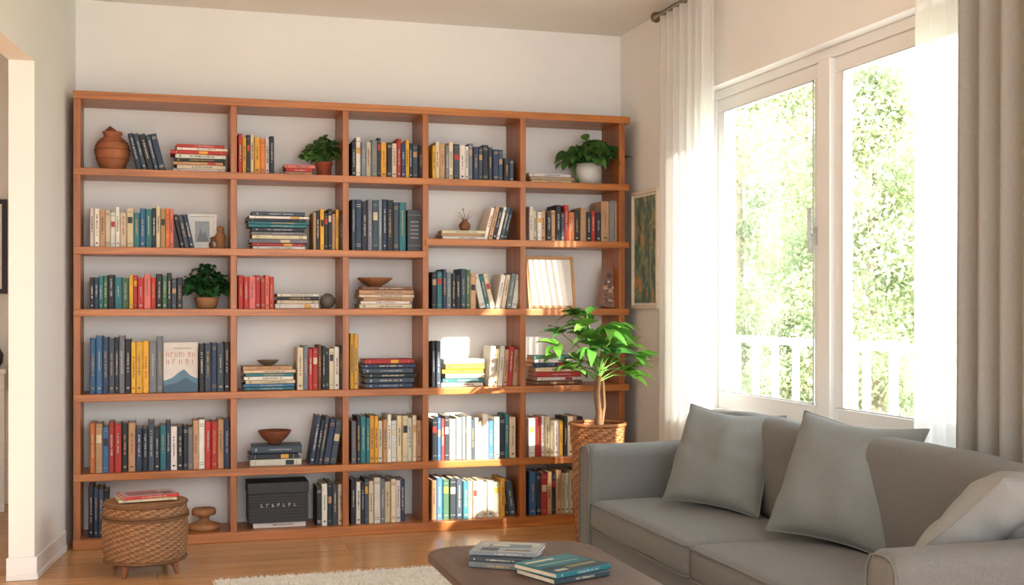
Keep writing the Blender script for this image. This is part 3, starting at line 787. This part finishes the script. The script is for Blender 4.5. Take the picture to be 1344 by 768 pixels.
# ------------------------------------------------------------------ outside
mb=MB(); mb.box(RW+.25,4.55,1,14,-.15,-.02); mb.build('balcony_deck',[mk('deck_boards',lin((190,186,180)),rough=.8,nz=(6,.08))])
mb=MB(); mb.box(4.35,4.45,1,14,.97,1.02); mb.box(4.38,4.42,1,14,.08,.13)
y=1.1
while y<14:
    mb.box(4.38,4.415,y,y+.05,.1,.98); y+=.30
for y in (1,3,5,7,9,11,13): mb.box(4.35,4.45,y,y+.1,-.02,1.02)
mb.build('balcony_railing',[M_trim],bevel=.003)
mb=MB(); mb.box(5,60,-20,80,-3.2,-3); mb.build('ground_lawn',[mk('lawn',lin((150,164,116)),rough=1,nz=(.8,.2))])
M_tree=mk('tree_foliage',attr=True,rough=.9,spec=.05,nz=(2,.06),trans=.5)
M_bark=mk('bark',lin((150,138,120)),rough=.9,nz=(10,.2),bump=(20,.5))
def treemesh(seed,N=40000,Rr=1.9,zc=3.2,Hh=4.6,size=.045,ncl=140):
    rng=np.random.default_rng(seed)
    mb=MB(); pts=[]
    while len(pts)<ncl:
        t=rng.random(); z=-Hh+2*Hh*t
        rad=Rr*math.sqrt(max(0,1-(2*t-1)**2))*(1.2-.75*t); a=rng.random()*6.283; r=rad*math.sqrt(rng.random())
        pts.append((r*math.cos(a),r*math.sin(a),zc+z,.26+.3*rng.random()))
    pal=[(186,194,158),(174,184,148),(196,202,170),(160,172,138),(204,206,178)]  # leaf colours paled and greyed to paint in outdoor haze
    pal=[lin(c) for c in pal]
    per=N//ncl
    for (cx,cy,cz,cr) in pts:
        base=pal[rng.integers(5)]
        d=rng.normal(size=(per,3)); d/=np.linalg.norm(d,axis=1)[:,None]; d*= (cr*(.3+.9*rng.random(per)))[:,None]
        o1=rng.normal(size=(per,3)); o1/=np.linalg.norm(o1,axis=1)[:,None]; o2=np.cross(o1,rng.normal(size=(per,3))); o2/=np.linalg.norm(o2,axis=1)[:,None]
        for k in range(per):
            c=np.array((cx,cy,cz))+d[k]; s1=o1[k]*size*(.7+.6*rng.random()); s2=o2[k]*size*.6
            mb.add([c-s1,c+s2,c+s1,c-s2],[(0,1,2,3)],base,0)
    mb.tube([(0,0,-3.0),(.05,0,-1),(0,.05,1.5),(0,0,zc+Hh*.6)],[.2,.16,.1,.03],10,mat=1)
    ob=mb.build('garden_tree',[M_tree,M_bark]); return ob
t1=treemesh(1,zc=2.0,Hh=4.4,Rr=2.1); t1.location=(9.0,17.6,0)
t2=treemesh(2,zc=1.0,Hh=3.6,Rr=1.8); t2.location=(9.6,14.7,0)
def inst(src,loc,rz,sc):
    ob=bpy.data.objects.new('garden_tree',src.data); bpy.context.scene.collection.objects.link(ob)
    ob.location=loc; ob.rotation_euler=(0,0,rz); ob.scale=(sc,sc,sc)
def fit(sc): return -3*(1-sc)
inst(t1,(12.5,21.5,fit(1.1)),1.2,1.1); inst(t2,(12.8,17.6,fit(.85)),2.2,.85)
inst(t2,(11.0,13.0,fit(.62)),.4,.62); inst(t2,(16,23,fit(.95)),4.2,.95)
inst(t2,(8.2,14.6,fit(.55)),1.4,.55); inst(t2,(9.0,12.2,fit(.5)),5.0,.5)

# ------------------------------------------------------------------ lights / world
w=bpy.data.worlds.new('World'); bpy.context.scene.world=w; w.use_nodes=True
nt=w.node_tree; bg=nt.nodes['Background']
tc=nt.nodes.new('ShaderNodeTexCoord'); sp=nt.nodes.new('ShaderNodeSeparateXYZ'); nt.links.new(tc.outputs['Generated'],sp.inputs[0])
rp=nt.nodes.new('ShaderNodeValToRGB'); rp.color_ramp.elements[0].position=.0; rp.color_ramp.elements[0].color=(.975,.985,1,1)
rp.color_ramp.elements[1].position=.8; rp.color_ramp.elements[1].color=(.84,.92,1,1)
nt.links.new(sp.outputs[2],rp.inputs[0]); nt.links.new(rp.outputs[0],bg.inputs['Color']); bg.inputs['Strength'].default_value=5.6
sun=bpy.data.lights.new('sun','SUN'); sun.energy=17; sun.angle=math.radians(.9); sun.color=(1,.91,.78)
so=bpy.data.objects.new('sun',sun); bpy.context.scene.collection.objects.link(so)
so.rotation_euler=Vector((-1.02,2.3,-1.0)).to_track_quat('-Z','Y').to_euler(); so.location=(8,-6,8)

cam=bpy.data.cameras.new('camera'); co=bpy.data.objects.new('camera',cam); bpy.context.scene.collection.objects.link(co)
co.location=(0,0,1.245); co.rotation_euler=(math.radians(90),0,-math.asin(.2823))
cam.sensor_width=36; cam.lens=36*1581/1344; cam.shift_y=19/1344
bpy.context.scene.camera=co
vs=bpy.context.scene.view_settings
vs.view_transform='Standard'; vs.look='None'; vs.exposure=0.22
